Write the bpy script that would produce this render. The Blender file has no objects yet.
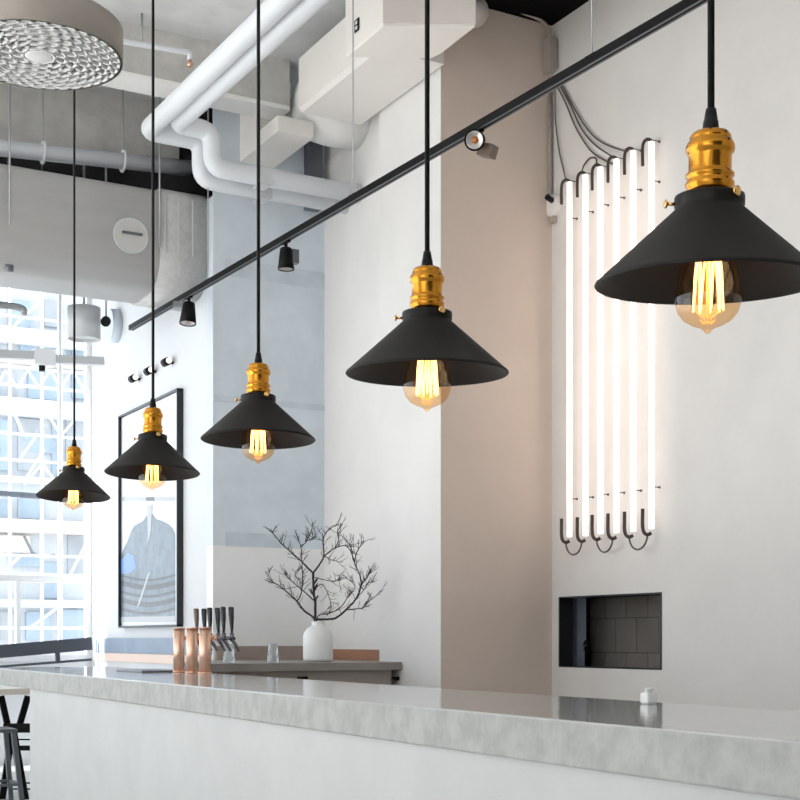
import bpy, math, random
from mathutils import Vector, Matrix
random.seed(7)
PI = math.pi
sc = bpy.context.scene
C = bpy.data.collections.new('bar_interior'); sc.collection.children.link(C)

# ------------------------------------------------------------------ camera
F = 1340.0; HZ = 640.0; CX = 400.0; EYE = 1.313
A = math.radians(29.2); S_, C_ = math.sin(A), math.cos(A)
cam_d = bpy.data.cameras.new('camera'); cam = bpy.data.objects.new('camera', cam_d); C.objects.link(cam)
cam.location = (0, 0, EYE); cam.rotation_euler = (PI/2, 0, -A)
cam_d.sensor_width = 36; cam_d.lens = F/800*36; cam_d.shift_y = (HZ-400)/800
cam_d.clip_start = .05; cam_d.clip_end = 300
sc.camera = cam
def ray(px, py):
    x = (px-CX)/F; z = (HZ-py)/F
    return Vector((S_+x*C_, C_-x*S_, z))
O = Vector((0, 0, EYE))
def at(px, py, z): return O+ray(px, py)*z
def onX(px, py, X): r = ray(px, py); return O+r*(X/r.x)
def onY(px, py, Y): r = ray(px, py); return O+r*(Y/r.y)
def onH(px, py, h): r = ray(px, py); return O+r*((h-EYE)/r.z)

# ------------------------------------------------------------------ materials
def mat(name, col, rough=.6, metal=0, var=0, scale=3, bump=0, bscale=30, stretch=(1,1,1), col2=None, emit=None, estr=0, spec=.5, wave=None):
    m = bpy.data.materials.new(name); m.use_nodes = True
    n = m.node_tree.nodes; l = m.node_tree.links; b = n['Principled BSDF']
    b.inputs['Base Color'].default_value = (*col, 1); b.inputs['Roughness'].default_value = rough
    b.inputs['Metallic'].default_value = metal; b.inputs['Specular IOR Level'].default_value = spec
    if emit: b.inputs['Emission Color'].default_value = (*emit, 1); b.inputs['Emission Strength'].default_value = estr
    if var or bump:
        tc = n.new('ShaderNodeTexCoord'); mp = n.new('ShaderNodeMapping'); l.new(tc.outputs['Object'], mp.inputs[0])
        mp.inputs['Scale'].default_value = stretch
    if var:
        t = n.new('ShaderNodeTexNoise'); t.inputs['Scale'].default_value = scale; t.inputs['Detail'].default_value = 6; t.inputs['Roughness'].default_value = .6
        l.new(mp.outputs[0], t.inputs['Vector'])
        r = n.new('ShaderNodeValToRGB'); l.new(t.outputs['Fac'], r.inputs[0])
        c2 = col2 or tuple(c*(1-var) for c in col)
        r.color_ramp.elements[0].position = .36; r.color_ramp.elements[1].position = .62
        r.color_ramp.elements[0].color = (*c2, 1); r.color_ramp.elements[1].color = (*col, 1)
        l.new(r.outputs[0], b.inputs['Base Color'])
    if bump:
        t2 = n.new('ShaderNodeTexNoise'); t2.inputs['Scale'].default_value = bscale; t2.inputs['Detail'].default_value = 4
        l.new(mp.outputs[0], t2.inputs['Vector'])
        bp = n.new('ShaderNodeBump'); bp.inputs['Strength'].default_value = bump; bp.inputs['Distance'].default_value = .01
        l.new(t2.outputs['Fac'], bp.inputs['Height']); l.new(bp.outputs[0], b.inputs['Normal'])
    return m
def glassy(name, tint, fac=.08, rough=.02, ior=1.45):
    m = bpy.data.materials.new(name); m.use_nodes = True
    n = m.node_tree.nodes; l = m.node_tree.links; n.remove(n['Principled BSDF']); out = n['Material Output']
    t = n.new('ShaderNodeBsdfTransparent'); t.inputs[0].default_value = (*tint, 1)
    g = n.new('ShaderNodeBsdfGlossy'); g.inputs['Roughness'].default_value = rough; g.inputs[0].default_value = (1, 1, 1, 1)
    lw = n.new('ShaderNodeLayerWeight'); lw.inputs[0].default_value = .25
    pw = n.new('ShaderNodeMath'); pw.operation = 'POWER'; l.new(lw.outputs['Facing'], pw.inputs[0]); pw.inputs[1].default_value = 2.0
    fr = n.new('ShaderNodeMath'); fr.operation = 'MULTIPLY_ADD'; l.new(pw.outputs[0], fr.inputs[0]); fr.inputs[1].default_value = .35; fr.inputs[2].default_value = fac
    mx = n.new('ShaderNodeMixShader'); l.new(fr.outputs[0], mx.inputs[0]); l.new(t.outputs[0], mx.inputs[1]); l.new(g.outputs[0], mx.inputs[2])
    l.new(mx.outputs[0], out.inputs[0]); return m
def s(r, g, b): return tuple(((c/255)/12.92 if c/255 <= .04045 else ((c/255+.055)/1.055)**2.4) for c in (r, g, b))
M = dict(
 plaster=mat('white plaster', s(234,232,230), .7, var=.05, scale=1.6, bump=.15, bscale=9),
 plaster_r=mat('warm grey plaster', s(231,227,223), .55, var=.07, scale=1.3, bump=.2, bscale=8),
 white=mat('white wall paint', s(224,227,230), .6, var=.02, scale=2),
 brown=mat('taupe wall tone', s(226,209,196), .65, var=.06, scale=1.2, bump=.15, bscale=6),  # even taupe over the whole wall face, lightly mottled
 bluec=mat('blue grey concrete', s(226,235,243), .7, var=.10, scale=2.2, bump=.3, bscale=12),
 bluec2=mat('darker concrete band', s(214,224,233), .7, var=.10, scale=5, bump=.2, bscale=12),
 bluew=mat('pale painted concrete', s(250,250,250), .7, var=.04, scale=2, bump=.2, bscale=12),
 ceil=mat('painted ceiling concrete', s(226,227,227), .8, var=.16, scale=2.2, bump=.5, bscale=9),
 beam=mat('raw beam concrete', s(222,219,214), .85, var=.22, scale=3.0, bump=.5, bscale=14),
 ledge=mat('bright white', s(254,253,251), .8, var=.02, scale=5, bump=.3, bscale=14),
 void=mat('black void shade', s(14,13,13), .95, spec=.1),  # deep shade put into the colour of ceiling and upper walls
 floor=mat('pale polished floor', s(214,214,212), .35, var=.06, scale=1.5),
 slab=mat('worktop concrete', s(200,202,201), .085, var=.10, scale=5, bump=.10, bscale=5, stretch=(5,1.6,1)),
 slab_side=mat('brushed concrete edge', s(176,177,174), .65, var=.2, scale=14, bump=.4, bscale=22, stretch=(1,1,.8)),
 base=mat('counter base plaster', s(197,198,197), .6, var=.06, scale=3, bump=.2, bscale=8),
 pipe=mat('painted white pipe', s(232,235,240), .4),
 duct=mat('white duct sheet', s(246,241,236), .5, var=.03, scale=2),
 ductw=mat('greige duct sheet', s(240,232,224), .5, var=.05, scale=3),
 bigduct=mat('grey duct wrap', s(222,220,218), .6, var=.06, scale=2.5, bump=.45, bscale=3, stretch=(.35,1,3)),
 drum=mat('greige diffuser drum', s(178,168,158), .45),
 grille=mat('white grille', s(240,240,240), .45),
 dark=mat('niche shade', s(28,28,30), .9), back=mat('diffuser backing', s(58,58,58), .9), lensm=mat('reflector silver', s(200,194,188), .25, .6), led=mat('amber led', s(200,120,60), .4),
 steel=mat('zinc rod', s(175,178,178), .4, .6),
 black=mat('satin black metal', s(13,13,14), .5, spec=.15),
 shade=mat('matt black shade', s(27,24,22), .5, var=.06, scale=60, spec=.25),
 shade_in=mat('shade inside', s(56,46,42), .5),
 rubber=mat('black rubber', s(13,13,14), .5, spec=.3),
 cord=mat('black cord', s(14,14,14), .5, spec=.3),
 brass=mat('antique brass', (.70,.30,.035), .2, 1, var=.12, scale=40, bump=.03, bscale=160),
 brass_k=mat('bright brass', (.95,.58,.2), .15, 1),
 fil=mat('glowing filament', (1,.5,.15), .5, emit=(1,.50,.13), estr=11),
 filg=mat('bulb stem', (1,.62,.3), .4, emit=(1,.42,.10), estr=1.0),
 amber=glassy('amber bulb glass', (1,.80,.58), fac=.05),
 neon=mat('neon tube glow', (1,.97,.95), .3, emit=(1,.87,.79), estr=1.4),
 boot=mat('brown rubber boot', s(66,54,48), .5),
 cable=mat('grey brown cable', s(96,86,80), .5),
 conduit=mat('plaster painted conduit', s(176,163,152), .6),
 copper=mat('copper', (.93,.60,.45), .36, 1, var=.15, scale=30),
 chrome=mat('dark chrome', s(120,120,125), .18, 1),
 tapblk=mat('tap handle black', s(44,46,52), .25),
 tapwood=mat('tap handle bronze', s(120,100,86), .35, .3),
 glass=glassy('clear glass', (.96,.97,.98), ior=1.45),
 pane=glassy('window glass', (.97,.985,1), fac=.02),
 vase=mat('glazed ceramic', s(248,248,247), .3, var=.05, scale=20, bump=.2, bscale=6, stretch=(1,1,8)),
 bark=mat('dark bark', s(48,40,38), .8, bump=.4, bscale=60),
 shelf=mat('grey stone shelf', s(150,144,138), .4, var=.12, scale=6),
 cabinet=mat('taupe cabinet', s(170,158,150), .6),
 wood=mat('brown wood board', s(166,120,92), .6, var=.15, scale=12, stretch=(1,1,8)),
 browngrey=mat('brown grey splashback', s(168,152,142), .5, var=.1, scale=4),
 frame=mat('black frame', s(30,33,38), .35),
 framem=mat('brushed frame edge', s(120,124,128), .4, .4),
 tile=mat('dark wall tile', s(140,134,128), .4, var=.12, scale=4),
 grout=mat('grout', s(84,80,78), .8),
 slatepost=mat('slate blue post', s(196,208,230), .5, var=.12, scale=9),
 winframe=mat('white window frame', s(245,247,250), .5),
 rail=mat('charcoal rail', s(74,79,88), .5),
 ext=mat('pale facade', s(192,196,200), .8, var=.12, scale=.5),
 extw=mat('white facade band', s(214,218,222), .8),
 extb=mat('beige facade band', s(214,204,196), .8),
 extg=mat('facade window glass', s(160,176,190), .4, var=.2, scale=1.2),
 extd=mat('facade grey panel', s(168,173,178), .8, var=.2, scale=1),
 scaf=mat('scaffold tube', s(222,226,230), .5),
 ground=mat('pale ground', s(190,192,192), .9, var=.1, scale=.6),
 tabletop=mat('pale oak top', s(222,214,204), .5, var=.05, scale=8),
 gun=mat('gunmetal', s(120,124,130), .35, .8),
 pic_white=mat('print white', s(236,240,244), .3), pic_grey=mat('print grey', s(186,190,194), .3),
 pic_blue=mat('print slate', s(128,144,158), .3, var=.3, scale=7), pic_dark=mat('print dark stone', s(96,102,106), .3, var=.3, scale=9),
 pic_sky=mat('print blue', s(122,160,226), .3), shadegrey=mat('light grey shade', s(206,208,210), .6),
)

# ------------------------------------------------------------------ mesh builder
class MB:
    def __init__(self): self.v = []; self.f = []; self.sm = []
    def add(self, vs, fs, smooth=False):
        k = len(self.v); self.v += [Vector(p) for p in vs]
        self.f += [tuple(i+k for i in f) for f in fs]; self.sm += [smooth]*len(fs); return self
    def box(self, a, b):
        x0, y0, z0 = (min(a[i], b[i]) for i in range(3)); x1, y1, z1 = (max(a[i], b[i]) for i in range(3))
        return self.add([(x0,y0,z0),(x1,y0,z0),(x1,y1,z0),(x0,y1,z0),(x0,y0,z1),(x1,y0,z1),(x1,y1,z1),(x0,y1,z1)],
                        [(0,3,2,1),(4,5,6,7),(0,1,5,4),(1,2,6,5),(2,3,7,6),(3,0,4,7)])
    def prism(self, pts, z0, z1):
        n = len(pts); vs = [(p[0], p[1], z0) for p in pts]+[(p[0], p[1], z1) for p in pts]
        return self.add(vs, [tuple(reversed(range(n))), tuple(range(n, 2*n))]+[(i, (i+1) % n, n+(i+1) % n, n+i) for i in range(n)])
    def bar(self, p, q, w, t, up=(0,0,1)):
        p, q = Vector(p), Vector(q); d = (q-p).normalized(); u = Vector(up)
        sd = d.cross(u).normalized()*w/2; up2 = sd.cross(d).normalized()*t/2
        vs = [p-sd-up2, p+sd-up2, p+sd+up2, p-sd+up2, q-sd-up2, q+sd-up2, q+sd+up2, q-sd+up2]
        return self.add(vs, [(0,3,2,1),(4,5,6,7),(0,1,5,4),(1,2,6,5),(2,3,7,6),(3,0,4,7)])
    def tube(self, pts, r, n=12, caps=True):
        pts = [Vector(p) for p in pts]; m = len(pts); rs = r if isinstance(r, (list, tuple)) else [r]*m
        t0 = (pts[1]-pts[0]).normalized(); ref = Vector((0,0,1)) if abs(t0.z) < .9 else Vector((1,0,0))
        u = t0.cross(ref).normalized(); vs = []; fs = []
        for i, p in enumerate(pts):
            t = (pts[min(i+1, m-1)]-pts[max(i-1, 0)]).normalized()
            u = (u-t*u.dot(t)).normalized(); w = t.cross(u)
            for k in range(n):
                a = 2*PI*k/n; vs.append(p+(u*math.cos(a)+w*math.sin(a))*rs[i])
        for i in range(m-1):
            for k in range(n): fs.append((i*n+k, i*n+(k+1) % n, (i+1)*n+(k+1) % n, (i+1)*n+k))
        self.add(vs, fs, True)
        if caps: self.add(vs[:n], [tuple(reversed(range(n)))]); self.add(vs[-n:], [tuple(range(n))])
        return self
    def lathe(self, prof, n=48, c=(0,0,0), close=False, mtx=None):
        vs = []; fs = []; c = Vector(c)
        for r, z in prof:
            for k in range(n):
                a = 2*PI*k/n; p = Vector((r*math.cos(a), r*math.sin(a), z))
                if mtx: p = mtx @ p
                vs.append(p+c)
        m = len(prof)
        for i in range(m-1 if not close else m):
            for k in range(n): fs.append((i*n+k, i*n+(k+1) % n, ((i+1) % m)*n+(k+1) % n, ((i+1) % m)*n+k))
        self.add(vs, fs, True); return self
    def cyl(self, c, r, z0, z1, n=32):
        c = Vector(c); return self.tube([c+Vector((0,0,z0)), c+Vector((0,0,z1))], r, n)
    def build(self, name, m, parent=None, origin=None, bevel=0, local=False, fix=True):
        o0 = Vector((0,0,0)); q = parent
        while q is not None and not local: o0 += q.location; q = q.parent
        if origin is not None: o0 = Vector(origin)
        me = bpy.data.meshes.new(name)
        me.from_pydata([tuple(p-o0) for p in self.v], [], self.f)
        for i, p in enumerate(me.polygons): p.use_smooth = self.sm[i]
        me.materials.append(M[m] if isinstance(m, str) else m)
        if fix:
            import bmesh
            bm = bmesh.new(); bm.from_mesh(me); bmesh.ops.remove_doubles(bm, verts=bm.verts, dist=1e-5)
            bmesh.ops.recalc_face_normals(bm, faces=bm.faces); bm.to_mesh(me); bm.free()
        ob = bpy.data.objects.new(name, me); C.objects.link(ob)
        if parent is not None: ob.parent = parent
        elif origin is not None: ob.location = o0
        if bevel:
            b = ob.modifiers.new('bevel', 'BEVEL'); b.width = bevel; b.segments = 3; b.limit_method = 'ANGLE'
        return ob
def tag(o, label, cat, group=None):
    o['label'] = label; o['category'] = cat
    if group: o['group'] = group
    return o
def thing(name, label, cat, loc, group=None):
    o = bpy.data.objects.new(name, None); C.objects.link(o); o.location = loc; o.empty_display_size = .1
    return tag(o, label, cat, group)
def struct(name, mb, m, parent=None, bevel=0):
    o = mb.build(name, m, parent, bevel=bevel)
    if parent is None: o['kind'] = 'structure'
    return o
def catmull(pts, k=5):
    pts = [Vector(p) for p in pts]; out = []; P = [pts[0]*2-pts[1]]+pts+[pts[-1]*2-pts[-2]]
    for i in range(1, len(P)-2):
        a, b, c, d = P[i-1], P[i], P[i+1], P[i+2]
        for j in range(k):
            t = j/k; out.append(.5*((2*b)+(c-a)*t+(2*a-5*b+4*c-d)*t*t+(3*b-a-3*c+d)*t**3))
    out.append(P[-2]); return out

# ------------------------------------------------------------------ the room
H = 6.10
XR = 6.13        # right wall
YB = 8.54        # taupe return
XP = 5.12        # white pillar side
YP2 = 9.5; XQ = 5.22
YQ = 10.72       # blue grey face
XM = onX(213, 400, 1).x; XM = onY(213, 400, YQ).x
YW = onX(92, 400, XM).y
YN = -2.6; XL = -8.0
struct('floor', MB().box((XL, YN, -.2), (XR+.2, YW+.3, 0)), 'floor')
oy0 = onX(662, 600, XR).y; oy1 = onX(559, 600, XR).y; oz0 = EYE-.2085; oz1 = EYE+.3325
w = MB(); T = .12
w.box((XR, YN, 0), (XR+T, oy0, H)); w.box((XR, oy1, 0), (XR+T, YB+.2, H))
w.box((XR, oy0, 0), (XR+T, oy1, oz0)); w.box((XR, oy0, oz1), (XR+T, oy1, H))
struct('wall_right', w, 'plaster_r')
struct('wall_front', MB().box((XP, YB, 0), (XR, YB+.0995, H)), 'brown')
struct('wall_middle', MB().box((XP, YB+.1, 0), (XP+.1, YP2, H)), 'plaster')
struct('wall_front_edge', MB().box((XP-.001, YB+.0005, 0), (XP+.02, YB+.101, H)), 'plaster')
struct('wall_recess', MB().box((XQ, YP2, 0), (XQ+.1, YQ, H)), 'plaster')
zsplit = onY(260, 547, YQ).z
struct('wall_back', MB().box((XM, YQ, zsplit), (XQ+.3, YQ+.15, H)), 'bluec')
struct('wall_lower', MB().box((XM, YQ, 0), (XQ+.3, YQ+.15, zsplit)), 'bluew')
for i, (pa, pb, y0, y1) in enumerate(((225, 300, 533, 547), (225, 330, 262, 279), (213, 330, 398, 404))):
    a = onY(pa, y0, YQ); b = onY(pb, y1, YQ)
    struct('trim_%d' % (i+1), MB().box((a.x, YQ-.006, onY(250, y1, YQ).z), (min(b.x, XQ), YQ, onY(250, y0, YQ).z)), 'bluec2')
struct('wall_left_inner', MB().box((XM, YQ+.15, 0), (XM+.15, YW+.3, H)), 'white')
struct('wall_upper_shade', MB().box((XM-.02, YQ+.01, EYE+3.78), (XM, YW, H)), 'void')  # black sheet over the white wall, stands in for shade above the duct
struct('wall_rear', MB().box((-3.4, YN-.15, 0), (XR+.2, YN, H)).box((XL, YN-.15, 4.8), (-3.4, YN-.001, H)), 'plaster')  # unseen; shaped to dim light behind the camera, left part opened for light
pl = MB()
for y in (-2.4, 2.2, 6.8, 11.4): pl.box((XL, y-.2, 0), (XL+.2, y+.2, H))
pl.box((XL-.001, YN, 5.4), (XL+.201, YW, H)); pl.box((XL-.001, YN, 0), (XL+.201, YW, .15)); pl.box((XL-.002, -1.5, 0), (XL+.202, 3.2, H))  # unseen; solid stretch near the camera added to block light
struct('wall_left', pl, 'plaster')
struct('ceiling', MB().box((XL, YN, H), (XP, 11.8, H+.25)), 'ceil')
struct('ceiling_right', MB().box((XP, YN, H), (XR+.2, YB+.1, H+.25)), 'void')  # shadow on this ceiling bay put into a black colour
struct('ceiling_far_shade', MB().box((XL, 11.8, H), (XM, YW+.3, H+.25)), 'void')  # shade beyond the beam put in as black
struct('rear_reflection_panel', MB().box((-1.2, YN, 0), (1.7, YN+.04, 3.4)), 'frame')  # added unseen dark panel, puts dark bands into brass reflections
# window wall: header in shade black above, white apron below
hz0 = onY(50, 296, YW).z; sz = onY(50, 661, YW).z
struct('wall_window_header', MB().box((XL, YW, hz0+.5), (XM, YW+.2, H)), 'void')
struct('wall_window_apron', MB().box((XL, YW, 0), (XM, YW+.2, sz)), 'white')
wx = onY(-160, 500, YW).x
struct('wall_far', MB().box((XL, YW, sz), (XL+.5, YW+.2, hz0+.5)), 'white')
# window 1
win = MB(); f = .05
win.box((XL+.5, YW+.02, sz), (XM, YW+.1, sz+.07)); win.box((XM-.05, YW+.02, sz+.0705), (XM, YW+.1, hz0+.5))
for py, t in ((579, .07),):
    z = onY(50, py, YW).z; win.box((XL+.52, YW+.025, z-t/2), (XM-.052, YW+.085, z+t/2))
for px in (61, -140, -420, -700):
    x = onY(px, 500, YW).x; win.box((x-.016, YW+.03, sz+.071), (x+.016, YW+.08, hz0+.5))
x = onY(19, 620, YW).x; win.box((x-.025, YW+.028, sz+.0705), (x+.025, YW+.082, onY(50, 579, YW).z))
wo = struct('window_1', win, 'winframe')
struct('window_pane', MB().box((XL+.5, YW+.045, sz), (XM, YW+.05, hz0+.5)), 'pane', wo)

# beams
for nm, y0, y1, x1, zb in (('beam', 10.1, 10.35, 4.6, 5.68), ('beam', 11.5, 11.6, XM, EYE+4.29)):
    o = MB().box((XL, y0, zb+.035), (x1, y1, H)).build(nm, 'beam'); o['kind'] = 'structure'
    if y0 > 11:
        za, zb_ = [p0_.z+.125 for p0_ in (onY(0, 148, 11.2), onY(206, 170, 11.2))]; xa, xb = onY(0, 148, 11.2).x, onY(206, 170, 11.2).x
        f_ = lambda x: za+(zb_-za)*(x-xa)/(xb-xa)
        bpy.data.objects.remove(o)
        o = MB().add([(XL,y0,f_(XL)),(x1,y0,f_(x1)),(x1,y1,f_(x1)),(XL,y1,f_(XL)),(XL,y0,H),(x1,y0,H),(x1,y1,H),(XL,y1,H)], [(0,3,2,1),(4,5,6,7),(0,1,5,4),(1,2,6,5),(2,3,7,6),(3,0,4,7)]).build('beam', 'beam'); o['kind'] = 'structure'; continue

    o2 = MB().box((XL, y0-.012, zb), (x1, y1+.01, zb+.035)).build('beam_soffit', 'ledge', o)  # bright light on the underside put into a paler colour
o = MB().box((XL, 6.6, 5.68), (4.3, 6.9, H)).build('beam', 'beam'); o['kind'] = 'structure'

# niche in the right wall
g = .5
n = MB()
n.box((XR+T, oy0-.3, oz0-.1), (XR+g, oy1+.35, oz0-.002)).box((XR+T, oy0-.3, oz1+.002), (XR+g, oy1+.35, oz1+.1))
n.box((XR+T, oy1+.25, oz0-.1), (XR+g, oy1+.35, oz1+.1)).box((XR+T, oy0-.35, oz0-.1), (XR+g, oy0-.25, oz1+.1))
struct('wall_niche', n, 'dark')  # dim light inside the niche put into a near-black colour
tl = MB(); yy0, yy1 = oy0-.3, oy1+.35; tw, th = .26, .27; r = 0; z = oz0-.16
while z < oz1+.1:
    y = yy0-(r % 2)*tw/2
    while y < yy1:
        a, b = max(y, yy0)+.003, min(y+tw, yy1)-.003
        if b > a: tl.box((XR+g-.012, a, max(z, oz0-.1)+.003), (XR+g, b, min(z+th, oz1+.1)-.003))
        y += tw
    z += th; r += 1
o = struct('wall_niche_back', MB().box((XR+g, yy0, oz0-.1), (XR+g+.05, yy1, oz1+.1)), 'grout')
struct('tiles', tl, 'tile', o)
fr = MB(); e = .016
fr.box((XR-.004, oy0, oz0), (XR+T, oy0+e, oz1)); fr.box((XR-.004, oy1-e, oz0), (XR+T, oy1, oz1))
fr.box((XR-.004, oy0, oz0), (XR+T, oy1, oz0+e*.6)); fr.box((XR-.004, oy0, oz1-e*.6), (XR+T, oy1, oz1))
struct('trim_4', fr, 'frame')
a = onX(564.5, 630, XR+.25); b = onX(577, 630, XR+.25)
tag(MB().box((XR+.25, b.y, oz0+.001), (XR+.34, a.y, oz1-.001)).build('square_post', 'slatepost', origin=(XR+.3, a.y, oz0)), 'slate blue square post standing inside the dark tiled wall opening', 'post')
p = onX(587, 640, XR+.3)
ft = thing('kitchen_faucet', 'small black faucet with a pale spout inside the wall opening', 'faucet', (p.x, p.y, oz0))
MB().tube([(p.x, p.y, oz0), (p.x, p.y, oz0+.16)], .018, 12).build('column', 'black', ft)
MB().tube(catmull([(p.x, p.y, oz0+.16), (p.x-.02, p.y-.01, oz0+.20), (p.x-.06, p.y-.04, oz0+.17), (p.x-.07, p.y-.05, oz0+.13)]), .009, 10).build('spout', 'chrome', ft)

# ------------------------------------------------------------------ counter
def FX(Y): return 2.10+(Y-2.04)*.0239
def BX(Y): return 2.99+(Y-2.9)*.0285
ZT = 1.10; Y0, Y1 = .6, 10.6
ct = MB().prism([(FX(Y0), Y0), (BX(Y0), Y0), (BX(Y1), Y1), (FX(Y1), Y1)], ZT-.124, ZT)
ctr = tag(bpy.data.objects.new('bar_counter', None), 'long pale concrete bar counter running across the front of the room', 'counter'); C.objects.link(ctr); ctr.location = (2.6, 5.5, 0)
ob = ct.build('countertop', 'slab', ctr, bevel=.008); ob.data.materials.append(M['slab_side'])
for p_ in ob.data.polygons:
    if abs(p_.normal.z) < .5: p_.material_index = 1
ye = 9.37
MB().prism([(FX(Y0)+.02, Y0), (BX(Y0)-.1, Y0), (BX(ye)-.1, ye), (FX(ye)+.02, ye)], 0, ZT-.124).build('base', 'base', ctr)

# small white jar on the counter by the right wall
p = onH(653, 703.5, ZT); k = p
j = thing('condiment_jar', 'tiny white square-shouldered jar on the back edge of the bar counter', 'jar', (k.x-.035, k.y-.02, ZT))
q = j.location; MB().box(q+Vector((-.022,-.022,.0)), q+Vector((.022,.022,.038))).build('body', 'vase', j, bevel=.008)
MB().cyl(q, .011, .036, .045).cyl(q, .014, .045, .054).build('cap', 'vase', j)

# beer towers and taps
def tower(px, label):
    b = onX(px, 670, 3.02+(px-205)*-.0005); b.z = ZT
    t = thing('beer_tower', label, 'beer tower', b, 'copper beer towers')
    hgt = .285; r = .0365
    MB().tube([b, b+Vector((0,0,hgt))], r, 32).build('column', 'copper', t)
    MB().tube([b, b+Vector((0,0,.012))], r+.005, 32).build('base_flange', 'copper', t)
    MB().tube([b+Vector((0,0,hgt)), b+Vector((0,0,hgt+.008))], r+.003, 32).build('cap', 'copper', t)
    hz = hgt-.058
    MB().tube([b+Vector((r-.01,0,hz)), b+Vector((.07,0,hz))], .014, 16).tube([b+Vector((.055,0,hz)), b+Vector((.075,0,hz))], .02, 16).build('shank', 'copper', t)
    MB().tube([b+Vector((.07,0,hz)), b+Vector((.20,0,hz-.004))], .011, 16).build('manifold', 'chrome', t)
    for i, dx in enumerate((.125, .18)):
        c = b+Vector((dx, 0, hz))
        v = MB().tube([c+Vector((0,0,-.02)), c+Vector((0,0,.03))], .014, 14)
        v.tube(catmull([c+Vector((0,0,-.012)), c+Vector((.012,-.005,-.03)), c+Vector((.035,-.012,-.07)), c+Vector((.042,-.014,-.085))], 4), [.012]*8+[.010]*5, 12)
        vo = v.build('faucet', 'chrome', t)
        hm = 'tapwood' if (i == 0 and px < 185) else 'tapblk'
        MB().tube([c+Vector((0,0,.03)), c+Vector((0,0,.05)), c+Vector((-.003,0,.12)), c+Vector((-.006,0,.185)), c+Vector((-.006,0,.195))], [.007,.009,.016,.019,.015], 14).build('tap_handle', hm, t)
tower(205, 'copper beer tower nearest the vase, rightmost of the row')
tower(192, 'copper beer tower in the middle of the row of three')
tower(179, 'copper beer tower farthest left in the row of three')
a = onH(140, 669.5, ZT); 
tr = onX(158, 668, 2.98)
tag(MB().box((2.80, tr.y-.2, ZT), (3.10, tr.y+.35, ZT+.012)).build('dark_gap_strip', 'gun', origin=(2.95, tr.y, ZT), bevel=.003), 'low dark strip added for a gap line on the bar left of the copper beer towers', 'dark_strip')  # added dark slab, stands in for the dark gap line below the shelf

# ------------------------------------------------------------------ back shelf
ZS = EYE-.1716; YS = 9.12
sh = thing('back_bar_cabinet', 'grey back bar cabinet with a thick stone top under the vase', 'cabinet', (4.3, 9.9, 0))
MB().prism([(3.43, YS), (XP-.004, YS), (XP-.004, YP2+.003), (XQ-.004, YP2+.003), (XQ-.004, YQ-.004), (XM+.01, YQ-.004), (3.43, YS+.45)], ZS-.062, ZS).build('stone_top', 'shelf', sh, bevel=.004)
MB().prism([(3.52, YS+.07), (XP-.06, YS+.07), (XP-.06, YQ-.03), (XM+.06, YQ-.03), (3.52, YS+.42)], 0, ZS-.062).build('carcass', 'cabinet', sh)
for px in (302, 396):
    c = onY(px, 678, YS+.07); MB().box(c+Vector((-.04,-.02,-.015)), c+Vector((.04,0,.012))).build('handle', 'black', sh)
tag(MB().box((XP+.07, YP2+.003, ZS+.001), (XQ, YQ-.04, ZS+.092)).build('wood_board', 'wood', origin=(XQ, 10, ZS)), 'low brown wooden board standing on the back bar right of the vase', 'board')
tag(MB().box((XM+.02, YQ-.03, ZS+.001), (XP-.05, YQ-.003, ZS+.12)).build('low_strip', 'browngrey', origin=(4.6, YQ, ZS)), 'low grey brown strip behind the glasses on the back bar', 'low_strip')  # plain brown grey strip along the wall foot
# blue grey and peach strips on the white wall left of the taps
a = onX(95, 638, XM); b = onX(212, 638, XM)
tag(MB().box((XM-.02, b.y, EYE-.13), (XM, a.y-.03, EYE+.02)).build('wall_strip', mat('blue grey band', s(160,176,196), .5, var=.15, scale=2), origin=(XM, b.y, EYE)), 'blue grey horizontal band low on the white wall beside the window', 'panel')
tag(MB().box((XM-.02, b.y, EYE-.22), (XM, a.y-.03, EYE-.135)).build('wall_strip', mat('peach band', s(250,226,212), .5), origin=(XM, b.y, EYE-.2)), 'pale peach strip under the blue grey band on the white wall', 'panel')

# glasses
def tumbler(px, Yp, label):
    b = onY(px, 663, Yp); b.z = ZS
    k = .95
    prof = [(.0,.002),(.046,.0),(.050,.004),(.044,.05),(.040,.058),(.045,.062),(.034,.135),(.028,.142),(0,.143)]
    prof = [(r*k, z) for r, z in prof]
    o = MB().lathe(prof, 24, b).build('glass_tumbler', 'glassw', origin=b)
    tag(o, label, 'glass', 'upturned glasses on the back bar')
M['glassw'] = mat('frosty pressed glass', s(225,230,232), .08); M['glassw'].node_tree.nodes['Principled BSDF'].inputs['Transmission Weight'].default_value = .55
tumbler(273, 9.35, 'stacked clear tumblers upside down on the back bar left of the vase')
tumbler(229, 9.35, 'upside down clear tumbler seen behind the beer tap spouts')

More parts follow.
